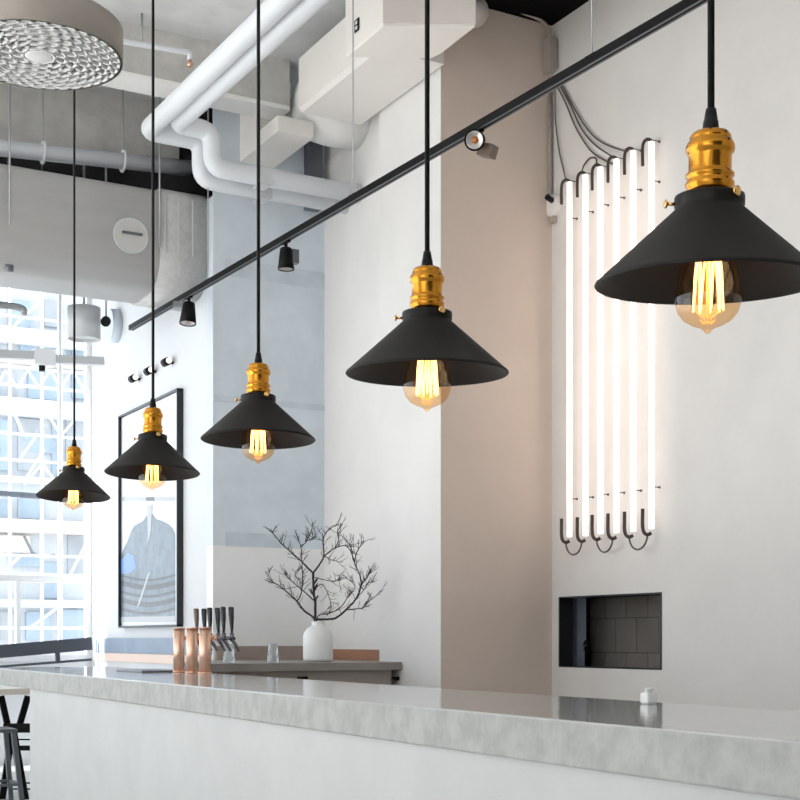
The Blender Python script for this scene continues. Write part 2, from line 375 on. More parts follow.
# vase
vb = onY(318, 662.5, 9.45); vb.z = ZS; vz = 9.45/(ray(318, 600).y)
vs = thing('ceramic_vase', 'white ribbed ceramic bottle vase holding bare dark branches', 'vase', vb)
zv = .955
pv = [(0,.006),(.10,.006),(.113,.012),(.117,.03),(.117,.20),(.112,.235),(.095,.265),(.07,.285),(.052,.295),(.048,.305),(.049,.325),(.053,.332),(.047,.333),(.042,.32),(.042,.30),(.03,.29)]
pv = [(r, z*zv) for r, z in pv]
MB().lathe(pv, 48, vb).build('body', 'vase', vs)
MB().lathe([(0,0),(.112,0),(.112,.008),(0,.008)], 48, vb).build('foot_ring', 'shelf', vs)
def bp(u, v, d=0): return at(255+u/5, 515+v/5, vz+d)
def limb(mb, pts, r0, r1, d0=0, d1=0, twigs=3):
    n = len(pts); P = [bp(u, v, d0+(d1-d0)*i/(n-1)) for i, (u, v) in enumerate(pts)]
    Q = catmull(P, 4); m = len(Q)
    Q = [q+Vector((random.uniform(-1,1), random.uniform(-1,1), random.uniform(-1,1)))*.0022 for q in Q]
    mb.tube(Q, [(r0+(r1-r0)*i/(m-1))*1.28*random.uniform(.92,1.1) for i in range(m)], 7)
    for _ in range(twigs*3):
        i = random.randrange(int(m*.3), m-1); d = (Q[min(i+1, m-1)]-Q[i-1]).normalized()
        ax = Vector((random.uniform(-1,1), random.uniform(-1,1), random.uniform(-.4,1))).normalized()
        dd = (d*.7+ax*.8).normalized(); L = random.uniform(.045,.125); rr = max(r1, .0018)*1.2
        p0 = Q[i]; seg = [p0]
        for s_ in range(4):
            dd = (dd+Vector((random.uniform(-1,1), random.uniform(-1,1), random.uniform(-.5,.9)))*.28).normalized(); seg.append(seg[-1]+dd*L/4)
        mb.tube(seg, [rr, rr*.9, rr*.8, rr*.65, rr*.5], 5)
        if random.random() < .7:
            e_ = (dd+ax.cross(dd)*.8).normalized(); mb.tube([seg[2], seg[2]+e_*L*.25, seg[2]+e_*L*.42+Vector((0,0,.01))], [rr*.7, rr*.6, rr*.4], 5)
base = (302, 590)
B1 = MB()
limb(B1, [base,(301,530),(302,450),(293,380),(290,290)], .0085, .007, twigs=2)
limb(B1, [(290,290),(262,262),(235,235),(190,195),(140,150),(105,110),(85,85),(78,68)], .006, .0022, 0, .08, 7)
limb(B1, [(290,290),(325,245),(345,205),(340,140),(345,108),(380,62),(428,42)], .006, .0018, 0, -.08, 5)
limb(B1, [(345,205),(375,182),(400,165),(450,152),(478,178),(497,235)], .0045, .0018, -.03, -.1, 5)
limb(B1, [(400,165),(418,125),(412,90),(430,45)], .0035, .0015, -.05, -.02, 4)
limb(B1, [(345,205),(390,227),(440,238)], .003, .0014, 0, .1, 3)
limb(B1, [(300,312),(350,325),(395,332),(432,325)], .003, .0015, 0, -.1, 4)
limb(B1, [(300,370),(335,345),(362,390),(380,450),(372,490)], .0032, .0015, 0, .08, 4)
limb(B1, [(298,430),(255,392),(200,345),(172,320),(148,293)], .004, .0018, 0, -.1, 5)
limb(B1, [(345,130),(300,120),(262,128)], .0025, .0012, 0, .05, 3)
tag(B1.build('dried_branch', 'bark', origin=bp(302,580)), 'tall central bare branch forking upward in the white vase', 'branch', 'bare branches in the vase')
B2 = MB()
limb(B2, [(302,590),(305,527),(345,522),(402,515),(460,470),(510,410),(530,350),(520,290),(495,235),(478,165),(450,120)], .008, .002, 0, -.1, 9)
limb(B2, [(530,350),(552,325),(565,305),(583,272)], .0042, .002, -.05, 0, 5)
limb(B2, [(512,410),(545,375),(560,345),(600,330)], .003, .0015, -.05, .06, 5)
limb(B2, [(448,478),(474,472),(530,467),(556,440),(600,408),(628,380)], .0038, .0016, -.03, .05, 6)
limb(B2, [(497,235),(508,190),(530,150),(545,128)], .0035, .0016, -.07, -.12, 4)
limb(B2, [(303,585),(306,530),(322,500),(370,492),(430,460),(470,402),(500,360),(465,320),(430,292)], .004, .0018, 0, .1, 7)
tag(B2.build('dried_branch', 'bark', origin=bp(303,580)), 'bare branch sweeping out to the right from the white vase', 'branch', 'bare branches in the vase')
B3 = MB()
limb(B3, [(303,590),(300,525),(250,482),(210,432),(160,385),(120,352),(85,330),(50,280)], .007, .002, 0, .07, 7)
limb(B3, [(210,432),(228,400),(236,350),(235,240),(228,160),(214,108)], .0042, .0018, 0, -.06, 7)
limb(B3, [(230,160),(258,130),(283,75),(290,38)], .003, .0016, -.05, 0, 4)
limb(B3, [(236,345),(200,300),(215,270)], .0025, .0014, 0, .1, 3)
limb(B3, [(258,130),(315,105)], .0022, .0012, -.05, 0, 2)
tag(B3.build('dried_branch', 'bark', origin=bp(301,580)), 'bare branch leaning out to the left from the white vase', 'branch', 'bare branches in the vase')

# ------------------------------------------------------------------ pictures & wall lamps on the white wall
pa = onX(118, 626, XM-.06); pb = onX(177, 626, XM-.06)
z0 = pb.z-.005; z1 = onX(177, 388, XM-.06).z
mr = thing('framed_print', 'tall black framed print leaning flat on the white wall beside the window', 'picture', (XM-.03, (pa.y+pb.y)/2, z0))
ya, yb = pa.y, pb.y; fw = .016
MB().box((XM-.06, yb, z0), (XM, yb+fw, z1)).box((XM-.06, ya-fw, z0), (XM, ya, z1)).box((XM-.06, yb, z0), (XM, ya, z0+fw)).box((XM-.06, yb, z1-fw), (XM, ya, z1)).build('frame', 'frame', mr)
def pic(mb, pts, d):
    P = [onX(px, py, XM-.03-d) for px, py in pts]
    n_ = len(P); mb.add(P+[Vector((q.x+.003, q.y, q.z)) for q in P], [tuple(range(n_)), tuple(reversed(range(n_, 2*n_)))]+[(i, (i+1) % n_, n_+(i+1) % n_, n_+i) for i in range(n_)])
    return mb
MB().box((XM-.03, yb+.02, z0+.02), (XM-.005, ya-.02, z1-.02)).build('print', 'pic_white', mr)
pic(MB(), [(120,497),(175,497),(175,501),(120,501)], .002).build('horizon_stripe', 'pic_grey', mr)
dome = [(120,622),(120,560),(124,548),(128,540),(131,531),(134,526),(139,523),(143,521),(147,515),(150,512),(153,515),(156,519),(162,521),(168,524),(172,528),(175,534),(175,622)]
pic(MB(), dome, .003).build('dome_shape', 'pic_blue', mr)
mm = MB()
for ya_, h_ in ((574,2.2),(580,5),(590,3),(597,5),(607,3)):
    up = [(120+55*q_/12, ya_+5*math.sin(PI*q_/12)) for q_ in range(13)]
    pic(mm, up+[(x_, y_+h_) for x_, y_ in reversed(up)], .004)
pic(mm, [(146,497),(154,497),(154,501),(146,501)], .004); mm.build('stone_courses', 'pic_dark', mr)
pic(MB(), [(121,560),(128,553),(134,556),(136,568),(130,573),(121,574)], .005).build('blue_patch', 'pic_sky', mr)
mm = MB(); pic(mm, [(148,573),(151,571),(140,604),(136,610)], .0055); pic(mm, [(147,505),(152,505),(151,530),(148,545)], .0055); pic(mm, [(120,617),(175,616),(175,622),(120,622)], .0055); mm.build('pale_streak', 'pic_grey', mr)
for px, py, lb in ((133, 378.5, 'leftmost small black wall lamp of three above the framed print'), (148.5, 371, 'middle small black wall lamp of three above the framed print'), (166, 362, 'rightmost small black wall lamp of three above the framed print')):
    c = onX(px, py, XM-.07)
    wl = thing('wall_lamp', lb, 'wall lamp', Vector((XM, c.y, c.z)), 'small wall lamps above the print')
    MB().tube([c+Vector((0,-.055,0)), c+Vector((0,.055,0))], .036, 20).build('lamp_body', 'black', wl)
    MB().tube([c, c+Vector((.07,0,0))], .014, 12).build('arm', 'black', wl)
    for sgn in (-1, 1):
        MB().lathe([(0,.0),(.018,.0),(.026,.02),(.026,.035),(.015,.052),(0,.056)], 16, c+Vector((0,sgn*.055,0)), mtx=Matrix.Rotation(-sgn*PI/2, 3, 'X')).build('bulb', mat('soft bulb', (1,.9,.8), .4, emit=(1,.86,.74), estr=1.3), wl)

# ------------------------------------------------------------------ objects near the window
rb = onY(46, 650, YW-.6)
rl = thing('window_rail', 'thick charcoal rail on short posts in front of the window', 'rail', (rb.x, rb.y, sz))
a = onY(-120, 662, YW-.3); b = onY(91.5, 643.5, YW-.3); MB().bar(a, b, .05, .135).build('beam', 'rail', rl)
a2 = onY(-120, 676, YW-.3); b2 = onY(91.5, 659.5, YW-.3); MB().bar(a2, b2, .03, .025).build('lower_bar', 'rail', rl)
a = onY(57, 650, YW-.3); b = onY(58, 662, YW-.3); MB().bar(a, b, .04, .045, (0,1,0)).build('post', 'rail', rl)
a = onY(-90, 650, YW-.3); b = onY(-90, 673, YW-.3); MB().bar(a, b, .04, .045, (0,1,0)).build('post', 'rail', rl)
lp = thing('linear_lamp', 'long grey linear lamp hung across the upper window', 'lamp', onY(42, 357, 12.6))
a = onY(-120, 349, 12.6); b = onY(33, 356, 12.6); MB().bar(a, b, .1, .075).build('housing', 'shadegrey', lp)
a = onY(54, 359.5, 12.6); b = onY(103, 361.5, 12.6); MB().bar(a, b, .1, .075).build('housing', 'shadegrey', lp)
a = onY(33, 357, 12.6); b = onY(54, 359, 12.6); MB().bar(a, b, .13, .15).build('joint_box', 'winframe', lp)
c = onY(42, 369, 12.6); MB().tube([c+Vector((0,0,.04)), c+Vector((0,0,-.02))], .03, 14).build('knob', 'black', lp)
for px in (8, 42): c = onY(px, 352, 12.6); MB().tube([c, Vector((c.x, c.y, H))], .004, 6).build('hanging_wire', 'steel', lp)
c = onY(0, 305, 12.2); e1 = onY(20, 307.5, 12.2)
tag(MB().tube(catmull([c-(e1-c)*3, c, e1-(e1-c)*.15, e1+Vector((.03,0,-.02)), e1+Vector((.035,0,-.07))], 6), .032, 16).build('vent_pipe', 'steel', origin=c), 'thin grey pipe end with a down-turned elbow under the big duct', 'pipe')
c = onY(84, 323, 12.2); rr = .15
sp = thing('drum_lamp_shade', 'pale grey drum hanging under the big duct by the window', 'lamp', c)
MB().lathe([(rr,-.15),(rr,.14),(rr-.01,.14),(rr-.01,-.15)], 36, c, close=True).build('shade', 'shadegrey', sp)
MB().lathe([(0,-.12),(rr-.01,-.12)], 36, c).build('diffuser', 'pic_white', sp)
MB().tube([c+Vector((0,0,-.12)), Vector((c.x, c.y, H))], .012, 8).build('stem', 'steel', sp)
c = onX(113, 326, XM-.05)
bl = thing('round_speaker', 'round pale blue disc on the white wall next to the grey drum', 'speaker', c)
MB().tube([c+Vector((-.05,0,0)), c+Vector((.05,0,0))], .17, 32).build('disc', mat('pale blue', s(214,223,232), .6), bl)
c = onY(106, 321, 12.0)
st = thing('ceiling_spotlight', 'small black round spot under the big duct near the window', 'spotlight', c)
MB().tube([c, c+Vector((-.02,-.05,-.02))], .045, 16).build('head', 'black', st)
MB().tube([c, Vector((c.x, c.y, H))], .01, 8).build('stem', 'steel', st)

# ------------------------------------------------------------------ big duct D
def rounded(y0, y1, z0, z1, r, n=8, rt=.1):
    P = []
    for cy, cz, a0, q in ((y1-rt, z1-rt, 0, rt), (y0+rt, z1-rt, 90, rt), (y0+r, z0+r, 180, r), (y1-r, z0+r, 270, r)):
        for k in range(n+1): a = math.radians(a0+90*k/n); P.append((cy+q*math.cos(a), cz+q*math.sin(a)))
    return P
def extrudeX(mb, prof, x0, x1, seg=1, caps=True):
    n = len(prof); vs = []; fs = []
    for i in range(seg+1):
        x = x0+(x1-x0)*i/seg
        vs += [(x, y, z) for y, z in prof]
    for i in range(seg): fs += [(i*n+k, i*n+(k+1) % n, (i+1)*n+(k+1) % n, (i+1)*n+k) for k in range(n)]
    mb.add(vs, fs, True)
    if caps: mb.add(vs[:n], [tuple(reversed(range(n)))]); mb.add(vs[-n:], [tuple(range(n))])
    return mb
dd = thing('ventilation_duct', 'huge grey rounded air duct spanning above the window', 'duct', (0, 11.35, 4.7))
PD = rounded(10.83, 11.75, EYE+2.98, EYE+3.80, .27, rt=.07)
xs = onX(160, 250, 1); xj = onY(160, 250, 10.83).x
extrudeX(MB(), PD, XL+.2, xj).build('duct_body', 'bigduct', dd)
PD2 = rounded(10.815, 11.765, EYE+2.965, EYE+3.815, .28, rt=.07)
extrudeX(MB(), PD2, xj, XM-.004).build('end_section', mat('galvanised duct', s(196,195,194), .5, var=.14, scale=18), dd)
c = onY(131, 236, 10.83); tq = lambda r0, d: [c+Vector((math.cos(t)*r0, d, math.sin(t)*r0)) for t in [2*PI*k/40 for k in range(41)]]
hr = 16.5*11.6/F
ho = MB().tube(tq(hr, -.004)[:-1]+[tq(hr, -.004)[0]], .011, 8).build('hatch_ring', 'shadegrey', dd)
MB().tube([c+Vector((0,-.012,0)), c+Vector((0,.01,0))], hr, 40).build('hatch_cover', mat('hatch', s(208,206,202), .5), ho)
MB().box(c+Vector((-.08,-.03,.008)), c+Vector((.09,-.01,.028))).build('hatch_handle', 'gun', ho)
for px in (166, 179, 193):
    xr = onY(px, 250, 10.8).x; MB().box((xr-.004, 10.809, EYE+3.26), (xr+.004, 10.8149, EYE+3.74)).build('seam', 'bigduct', dd)
c = onY(9, 268, 10.8); MB().tube([c+Vector((-.03,0,0)), c+Vector((.03,0,0))], .03, 12).build('hanger_bolt', 'gun', dd)
for px in (10, 160):
    x = onY(px, 200, 10.79).x; MB().tube([(x, 10.80, EYE+3.3), (x, 10.80, H)], .008, 6).build('hanger_strap', 'steel', dd)

# ------------------------------------------------------------------ pipes
def elbow(pts, r, k=6):
    P = [Vector(p) for p in pts]; out = [P[0]]
    for i in range(1, len(P)-1):
        a, b, c = P[i-1], P[i], P[i+1]; u = (a-b).normalized(); v = (c-b).normalized()
        for j in range(k+1):
            t = j/k; p0 = b+u*r; p1 = b+v*r; out.append((1-t)**2*p0+2*t*(1-t)*b+t*t*p1)
    out.append(P[-1]); return out
yl = 11.2
pA = onY(-150, 500, yl); pB = onY(215, 500, yl)
lpipe = thing('drain_pipe', 'straight white pipe hanging above the big grey duct', 'pipe', (2, yl, 5.4))
pL = onY(0, 148, yl); pR = onY(206, 170, yl); MB().tube([pL-(pR-pL)*1.5, pL, pR+(pR-pL)*((XM-pR.x)/(pR.x-pL.x))], .066, 24).build('pipe', 'pipe', lpipe)
for px in (43, 123):
    x = onY(px, 160, yl).x
    zc = pL.z+(pR.z-pL.z)*(x-pL.x)/(pR.x-pL.x)
    MB().tube([(x, yl+math.cos(t)*.08, zc+math.sin(t)*.085) for t in [2*PI*k/20 for k in range(21)]], .012, 8).build('clamp', 'winframe', lpipe)
    MB().tube([(x, yl, zc+.08), (x, yl, H)], .006, 6).build('hanger_rod', 'steel', lpipe)
h1 = EYE+4.05
def hp(px, py): return onH(px, py, h1)
a = hp(283, 0); b = hp(147, 131); yb1 = 10.22; 
d_ = (a-b).normalized(); b1 = b; a1 = b+d_*6
q1 = Vector((onY(201, 140, b1.y).x, b1.y, h1)); zlow = EYE+3.74
p1 = [a1, b1, q1, Vector((q1.x, q1.y, zlow)), Vector((XQ-.003, q1.y, zlow))]
t1 = thing('heating_pipe', 'outer white ceiling pipe with several elbows, left of the twin pipe', 'pipe', b1, 'twin white pipes')
MB().tube(elbow(p1, .11), .074, 24).build('pipe', 'pipe', t1)
a = hp(312, 0); b = hp(176, 124); d_ = (a-b).normalized(); b2 = b; a2 = b+d_*6
q2 = Vector((onY(212, 132, b2.y).x, b2.y, h1)); zl2 = zlow+.02
p2 = [a2, b2, q2, Vector((q2.x, q2.y, zl2)), Vector((XQ-.003, q2.y, zl2))]
t2 = thing('heating_pipe', 'inner white ceiling pipe with several elbows, right of its twin', 'pipe', b2, 'twin white pipes')
MB().tube(elbow(p2, .11), .074, 24).build('pipe', 'pipe', t2)
for t_, q_, z_ in ((t1, q1, zlow), (t2, q2, zl2)):
    x = onY(262, 180, q_.y).x
    MB().box((x-.05, q_.y-.08, z_-.085), (x+.05, q_.y+.08, z_-.073)).box((x-.05, q_.y-.087, z_-.085), (x+.05, q_.y-.0755, z_+.04)).build('pipe_clip', 'shadegrey', t_)
# sprinkler pipe
spk = thing('sprinkler_pipe', 'thin white sprinkler pipe with a copper head under the ceiling', 'pipe', onY(142, 42, 9.9))
a = onY(95, 37, 9.9); b = onY(190, 52.5, 9.9); MB().tube(elbow([a-(b-a), a, b, b+Vector((0,0,-.06))], .02), .022, 12).build('pipe', 'pipe', spk)
MB().tube([b+Vector((0,0,-.05)), b+Vector((0,0,-.08)), b+Vector((0,0,-.085)), b+Vector((0,0,-.11))], [.016,.016,.028,.02], 12).build('sprinkler_head', 'copper', spk)
c = onY(142, 43, 9.9); MB().tube([c, Vector((c.x, c.y, H))], .009, 8).build('hanger_rod', 'steel', spk)

# ------------------------------------------------------------------ white duct box A with elbow box B
da = thing('duct_trunk', 'large white square duct trunk running along the ceiling', 'duct', (4.8, 9.2, 5.55))
XA0, XA1, ZA = 4.54, 5.10, 5.555; ch = .03
prof = [(XA0, H-.12), (XA0, ZA+ch), (XA0+ch, ZA), (XA1, ZA), (XA1, H-.12)]
y0, y1 = 8.46, 9.79
m_ = MB(); m_.add([(x, y0, z) for x, z in prof]+[(x, y1, z) for x, z in prof], [(0,1,2,3,4), (9,8,7,6,5)]+[(i, (i+1) % 5, 5+(i+1) % 5, 5+i) for i in range(5)])
m_.build('trunk', 'duct', da)
P_ = [onH(345, 57.7, 5.40), onH(431, 59, 5.40), onH(442, 53.6, 5.40), onH(475.5, 27.5, 5.40), onH(383, 26, 5.40)]
m_ = MB().prism([(p.x, p.y) for p in P_], 5.40, H-.004)
m_.build('elbow_box', 'duct', da, bevel=.012)
fa, fb = P_[4], P_[3]; nrm = Vector((-S_, -C_, 0))
m_ = MB(); dz = .012
MB().add([fa+nrm*dz+Vector((0,0,.02)), fb+nrm*dz+Vector((0,0,.02)), fb+nrm*dz+Vector((0,0,.69)), fa+nrm*dz+Vector((0,0,.69)), fa+Vector((0,0,.02)), fb+Vector((0,0,.02)), fb+Vector((0,0,.69)), fa+Vector((0,0,.69))],
   [(0,1,2,3),(7,6,5,4),(0,4,5,1),(1,5,6,2),(2,6,7,3),(3,7,4,0)]).build('face_panel', 'ductw', da)
lb_ = at(357.5, 25, 0)
# maker's plate on the side of the elbow box
e0, e1_ = P_[0], P_[4]; dv = (e1_-e0).normalized(); nn = Vector((-dv.y, dv.x, 0)); nn = nn if nn.x < 0 else -nn
r_ = ray(357.5, 25.5); tpar = ((e0-O).dot(nn))/r_.dot(nn); c = O+r_*tpar
tagm = MB(); 
def plate(mb, c, w, h, off): 
    a = c-dv*w/2+nn*off; b = c+dv*w/2+nn*off; mb.add([a-Vector((0,0,h/2)), b-Vector((0,0,h/2)), b+Vector((0,0,h/2)), a+Vector((0,0,h/2)), a-Vector((0,0,h/2))-nn*.004, b-Vector((0,0,h/2))-nn*.004, b+Vector((0,0,h/2))-nn*.004, a+Vector((0,0,h/2))-nn*.004], [(0,1,2,3),(7,6,5,4),(0,4,5,1),(1,5,6,2),(2,6,7,3),(3,7,4,0)])
plate(tagm, c, .065, .085, .008); po = tagm.build('duct_label', 'black', da)
tm = MB(); plate(tm, c+Vector((0,0,.018)), .028, .022, .011); plate(tm, c-Vector((0,0,.018)), .028, .022, .011); tm.build('label_marks', 'grille', po)
rd = thing('round_duct', 'round white flexible duct behind the square duct trunk', 'duct', (4.9, 10.085, 5.75))
MB().tube([(4.66,10.085,5.75),(4.68,10.085,5.75),(4.74,10.085,5.75),(4.83,10.085,5.75),(4.96,10.085,5.75),(XQ-.003,10.085,5.75)], [.10,.18,.235,.27,.285,.285], 36).build('duct_body', 'ledge', rd)
# lower rectangular ducts entering the back wall
a = onY(240, 163, YQ); b = onY(274, 167, YQ)
tag(MB().box((a.x, 10.37, (a.z+b.z)/2), (b.x, YQ, H-.06)).box((a.x+.001, 9.92, (a.z+b.z)/2), (b.x-.001, 10.372, (a.z+b.z)/2+.13)).build('rectangular_duct', 'duct', origin=(a.x, 10.5, 5.6)), 'white rectangular duct entering the concrete wall above the twin pipes', 'duct')
a = onY(324, 177, YQ); b = onY(352, 178, YQ)
tag(MB().box((a.x, 10.37, a.z), (XQ-.004, YQ, 5.54)).build('rectangular_duct', 'duct', origin=(a.x, 10.5, 5.6)), 'small white rectangular duct half hidden under the round duct', 'duct')
a = onY(304, 150, YQ); b = onY(317, 150, YQ)
tag(MB().box((a.x, YQ-.12, 5.1), (b.x, YQ, 6.0)).build('steel_channel', 'gun', origin=(a.x, YQ, 5.1)), 'dark steel channel upright on the concrete wall between two ducts', 'channel')
sd_ = MB(); a = onH(476, 28, 5.62); 
tag(MB().tube([(5.0,8.15,5.95),(5.12,8.3,5.9),(5.35,8.42,5.98)], [.10,.11,.11], 18).build('flexible_duct', 'ductw', origin=(5.1,8.2,5.9)), 'short brownish flexible duct beside the white elbow box', 'duct')

# ------------------------------------------------------------------ round swirl diffuser
dc = at(39, 57, 3.6); R = 82.5*3.6/F
df = thing('ceiling_diffuser', 'round swirl air diffuser with a greige drum, top left corner', 'air diffuser', dc)
MB().lathe([(R,.0),(R,.085),(R-.012,.094),(.1,.094),(.1,.088),(R-.02,.088),(R-.008,.0)], 96, dc, close=True).build('drum', 'drum', df)
MB().tube([dc+Vector((0,0,.09)), Vector((dc.x, dc.y, H))], .1, 36).build('neck_duct', 'drum', df)
MB().lathe([(0,.022),(R-.01,.022)], 64, dc).build('backing', 'back', df)
gm = MB(); radii = [R*.19, R*.33, R*.47, R*.61, R*.735, R*.855, R*.962]; cnt = [10, 16, 22, 27, 32, 36]
gm.lathe([(0,-.002),(radii[0]*.75,-.002),(radii[0],.004),(radii[0]*.8,.01),(0,.01)], 40, dc)
for i, r_ in enumerate(radii): 
    t_ = .0048 if i < 6 else .006
    gm.lathe([(r_-t_,0),(r_+t_,0),(r_+t_,.012),(r_-t_,.012)], 72, dc, close=True)
for i, n_ in enumerate(cnt):
    r0, r1 = radii[i], radii[i+1]
    for k in range(n_):
        a0 = 2*PI*(k+.37*i)/n_; w_ = 2*PI/n_
        def P(r, a, z): return dc+Vector((r*math.cos(a), r*math.sin(a), z))
        hw = w_*.15; vs_ = []
        for f_ in (0, .5, 1):
            r_ = r0+(r1-r0)*f_; am = a0+w_*.45*f_; hh = hw*(1.25 if f_ != .5 else .8)
            vs_ += [P(r_, am-hh, 0), P(r_, am+hh, 0), P(r_, am+hh, .012), P(r_, am-hh, .012)]
        gm.add(vs_, [(4*q_+a_, 4*q_+(a_+1) % 4, 4*q_+4+(a_+1) % 4, 4*q_+4+a_) for q_ in range(2) for a_ in range(4)])
gm.build('swirl_grille', 'grille', df, fix=False)

# ------------------------------------------------------------------ track and spots
ZK = EYE+2.9
ka = onH(131, 328, ZK); kb = onH(697, 0, ZK); kd = (kb-ka).normalized(); kend = kb+kd*2
tk = thing('lighting_track', 'long black lighting track running diagonally under the ceiling', 'lighting track', (ka+kb)/2)
MB().bar(ka, kend, .048, .044).build('rail', 'black', tk)
sdv = kd.cross(Vector((0,0,1))).normalized()
for sg in (-1, 1):
    MB().bar(ka+sdv*sg*.0155+Vector((0,0,-.0235)), kend+sdv*sg*.0155+Vector((0,0,-.0235)), .008, .004).build('edge_strip', 'framem', tk)
def track_pt(px):   # point on the track seen at image column px
    n_ = ray(px, 0).cross(Vector((0,0,1))); t = (O-ka).dot(n_)/kd.dot(n_); return ka+kd*t
for px in (208, 353, 592):
    c = track_pt(px); MB().tube([c, Vector((c.x, c.y, H))], .004, 6).build('hanging_wire', 'steel', tk)
    MB().bar(c-kd*.04+Vector((0,0,.022)), c+kd*.04+Vector((0,0,.022)), .03, .016).build('wire_clip', 'black', tk)
def spot(px, aim, label, sc_=1.0, facing=False):
    c = track_pt(px); c.z = ZK-.02
    t = thing('track_spotlight', label, 'spotlight', c, 'black spotlights on the track')
    MB().bar(c-kd*.06+Vector((0,0,-.008)), c+kd*.05+Vector((0,0,-.008)), .03, .016).build('adapter', 'black', t)
    MB().tube([c, c+Vector((0,0,-.06))], .012, 12).build('stem', 'black', t)
    hc = c+Vector((0,0,-.05)); aim = Vector(aim).normalized()
    R3 = aim.to_track_quat('-Z', 'Y').to_matrix()
    r0, r1, L = .044*sc_, .062*sc_, .16*sc_
    off = aim*(-L*.35) if facing else Vector((0,0,0))
    h = MB().lathe([(0,0),(r0*.8,0),(r0,-.008),(r1,-L),(r1-.006,-L),(r1-.016,-L*.8),(0,-L*.8)], 28, hc+off, mtx=R3).build('head', 'black', t)
    MB().lathe([(0,-L*.82),(r1*.35,-L*.83),(r1-.014,-L*.97),(r1-.010,-L*.97),(r1-.010,-L*.93)], 28, hc+off, mtx=R3).build('reflector', 'lensm', h)
    MB().lathe([(0,-L*.86),(r1*.3,-L*.86),(r1*.3,-L*.82)], 16, hc+off, mtx=R3).build('bulb', 'led', h)
    return t, hc, R3
cf = Vector((S_, C_, 0)); cr = Vector((C_, -S_, 0))
t, hc, _ = spot(189, (-.1,-.1,-1), 'black track spotlight at the far left end of the track', 1.15)
c = hc-cr*.10+Vector((0,0,-.015)); MB().bar(c-cr*.03, c+cr*.07, .05, .045).build('driver_box', 'gun', t)
t, hc, _ = spot(286, (.0,0,-1), 'black track spotlight in front of the blue grey concrete wall', .98)
c = hc+cr*.07+Vector((0,.02,-.06)); MB().bar(c+Vector((0,0,.05)), c-Vector((0,0,.05)), .05, .05, (0,1,0)).build('driver_box', 'gun', t)
aimc = (O-track_pt(477)); t, hc, R3 = spot(477, aimc-cr*1.2, 'black track spotlight turned to face outward with its lens showing', .95, True)
c = hc+cr*.055+Vector((0,0,-.045)); MB().bar(c-cr*.03+cf*.03, c+cr*.04-cf*.02+Vector((0,0,-.03)), .07, .07).build('driver_box', mat('brown grey driver box', s(122,106,94), .5), t)

# ------------------------------------------------------------------ neon tubes
tubes = [(569.5, 181, 541), (585.5, 173.5, 540), (600.5, 166, 538), (616.5, 158, 537), (633.2, 149.5, 535.5), (651.5, 140.5, 533)]
order = ['leftmost of the six vertical neon tubes, nearest the wall corner', 'second neon tube from the left of six on the wall', 'third neon tube from the left of six on the wall',
         'fourth neon tube from the left of six on the wall', 'fifth neon tube from the left, next to the rightmost tube', 'rightmost and tallest looking of the six vertical neon tubes']
XN = XR-.065; ends = []
zt_ = sum(onX(a, b, XN).z for a, b, _ in tubes)/6; zb_ = sum(onX(a, c, XN).z for a, _, c in tubes)/6
for (px, yt, ybm), lb in zip(tubes, order):
    c = onX(px, 400, XN); top = onX(px, yt, XN).z; bot = onX(px, ybm, XN).z
    t = thing('neon_tube', lb+', glowing warm white', 'neon tube', Vector((c.x, c.y, bot)), 'vertical neon tubes')
    MB().tube([Vector((c.x, c.y, bot+.03)), Vector((c.x, c.y, top-.01))], .0205, 20).build('glass_tube', 'neon', t)
    for top_, zz, sg in ((True, top, 1), (False, bot, -1)):
        P = [Vector((c.x, c.y, zz-sg*.035)), Vector((c.x, c.y, zz)), Vector((c.x-.024, c.y+.022, zz+sg*.010)), Vector((c.x-.042, c.y+.042, zz-sg*.03)), Vector((c.x-.042, c.y+.044, zz-sg*.17))]
        MB().tube(catmull(P[1:], 5), .0115 if top_ else .013, 10).build('end_boot', 'boot', t)
    for zz in (top, top-.28, bot+.32):
        MB().tube([Vector((c.x, c.y-.01, zz)), Vector((XR, c.y-.01, zz))], .004, 6).tube([Vector((XR-.008, c.y-.01, zz)), Vector((XR, c.y-.01, zz))], .009, 10).build('standoff', 'gun', t)
    ends.append((Vector((c.x-.02, c.y+.02, top+.01)), Vector((c.x-.02, c.y+.02, bot-.006))))
def cable(name, pts, r, label, m='cable', k=6, g='cables of the neon tubes'):
    P = catmull(pts, k); tag(MB().tube(P, r, 8).build(name, m, origin=P[0]), label, 'cable', g)
for i, (a, b, lab) in enumerate(((0, 1, 'sagging cable loop joining the bottoms of the two leftmost neon tubes'), (2, 3, 'sagging cable loop joining the bottoms of the two middle neon tubes'), (4, 5, 'sagging cable loop joining the bottoms of the two rightmost neon tubes'))):
    p, q = ends[a][1], ends[b][1]; m_ = (p+q)/2; zz = min(p.z, q.z)-.10
    cable('power_cable', [m_-(q-p)*.5*math.cos(PI*j_/10)+Vector((0,0,-.10*math.sin(PI*j_/10)+(p.z-m_.z)*0)) for j_ in range(11)], .0065, lab, k=3)
wp = lambda px, py: onX(px, py, XR-.02)
cable('power_cable', [ends[1][0], wp(584, 165), wp(590, 158), wp(596, 158.5), ends[2][0]], .006, 'short arched cable between the second and third neon tube tops')
cable('power_cable', [wp(556, 84), wp(566, 104), wp(576, 128), wp(590, 150), wp(604, 160), wp(612, 164)], .006, 'lowest cable sweeping from the corner to the third neon tube')
cable('power_cable', [wp(559, 84), wp(570, 104), wp(581, 128), wp(594, 144), ends[3][0]], .006, 'middle cable sweeping from the corner to the fourth neon tube')
cable('power_cable', [wp(561, 83), wp(573, 106), wp(588, 130), wp(603, 143), wp(625, 151), ends[4][0]], .006, 'upper cable sweeping from the corner to the fifth neon tube')
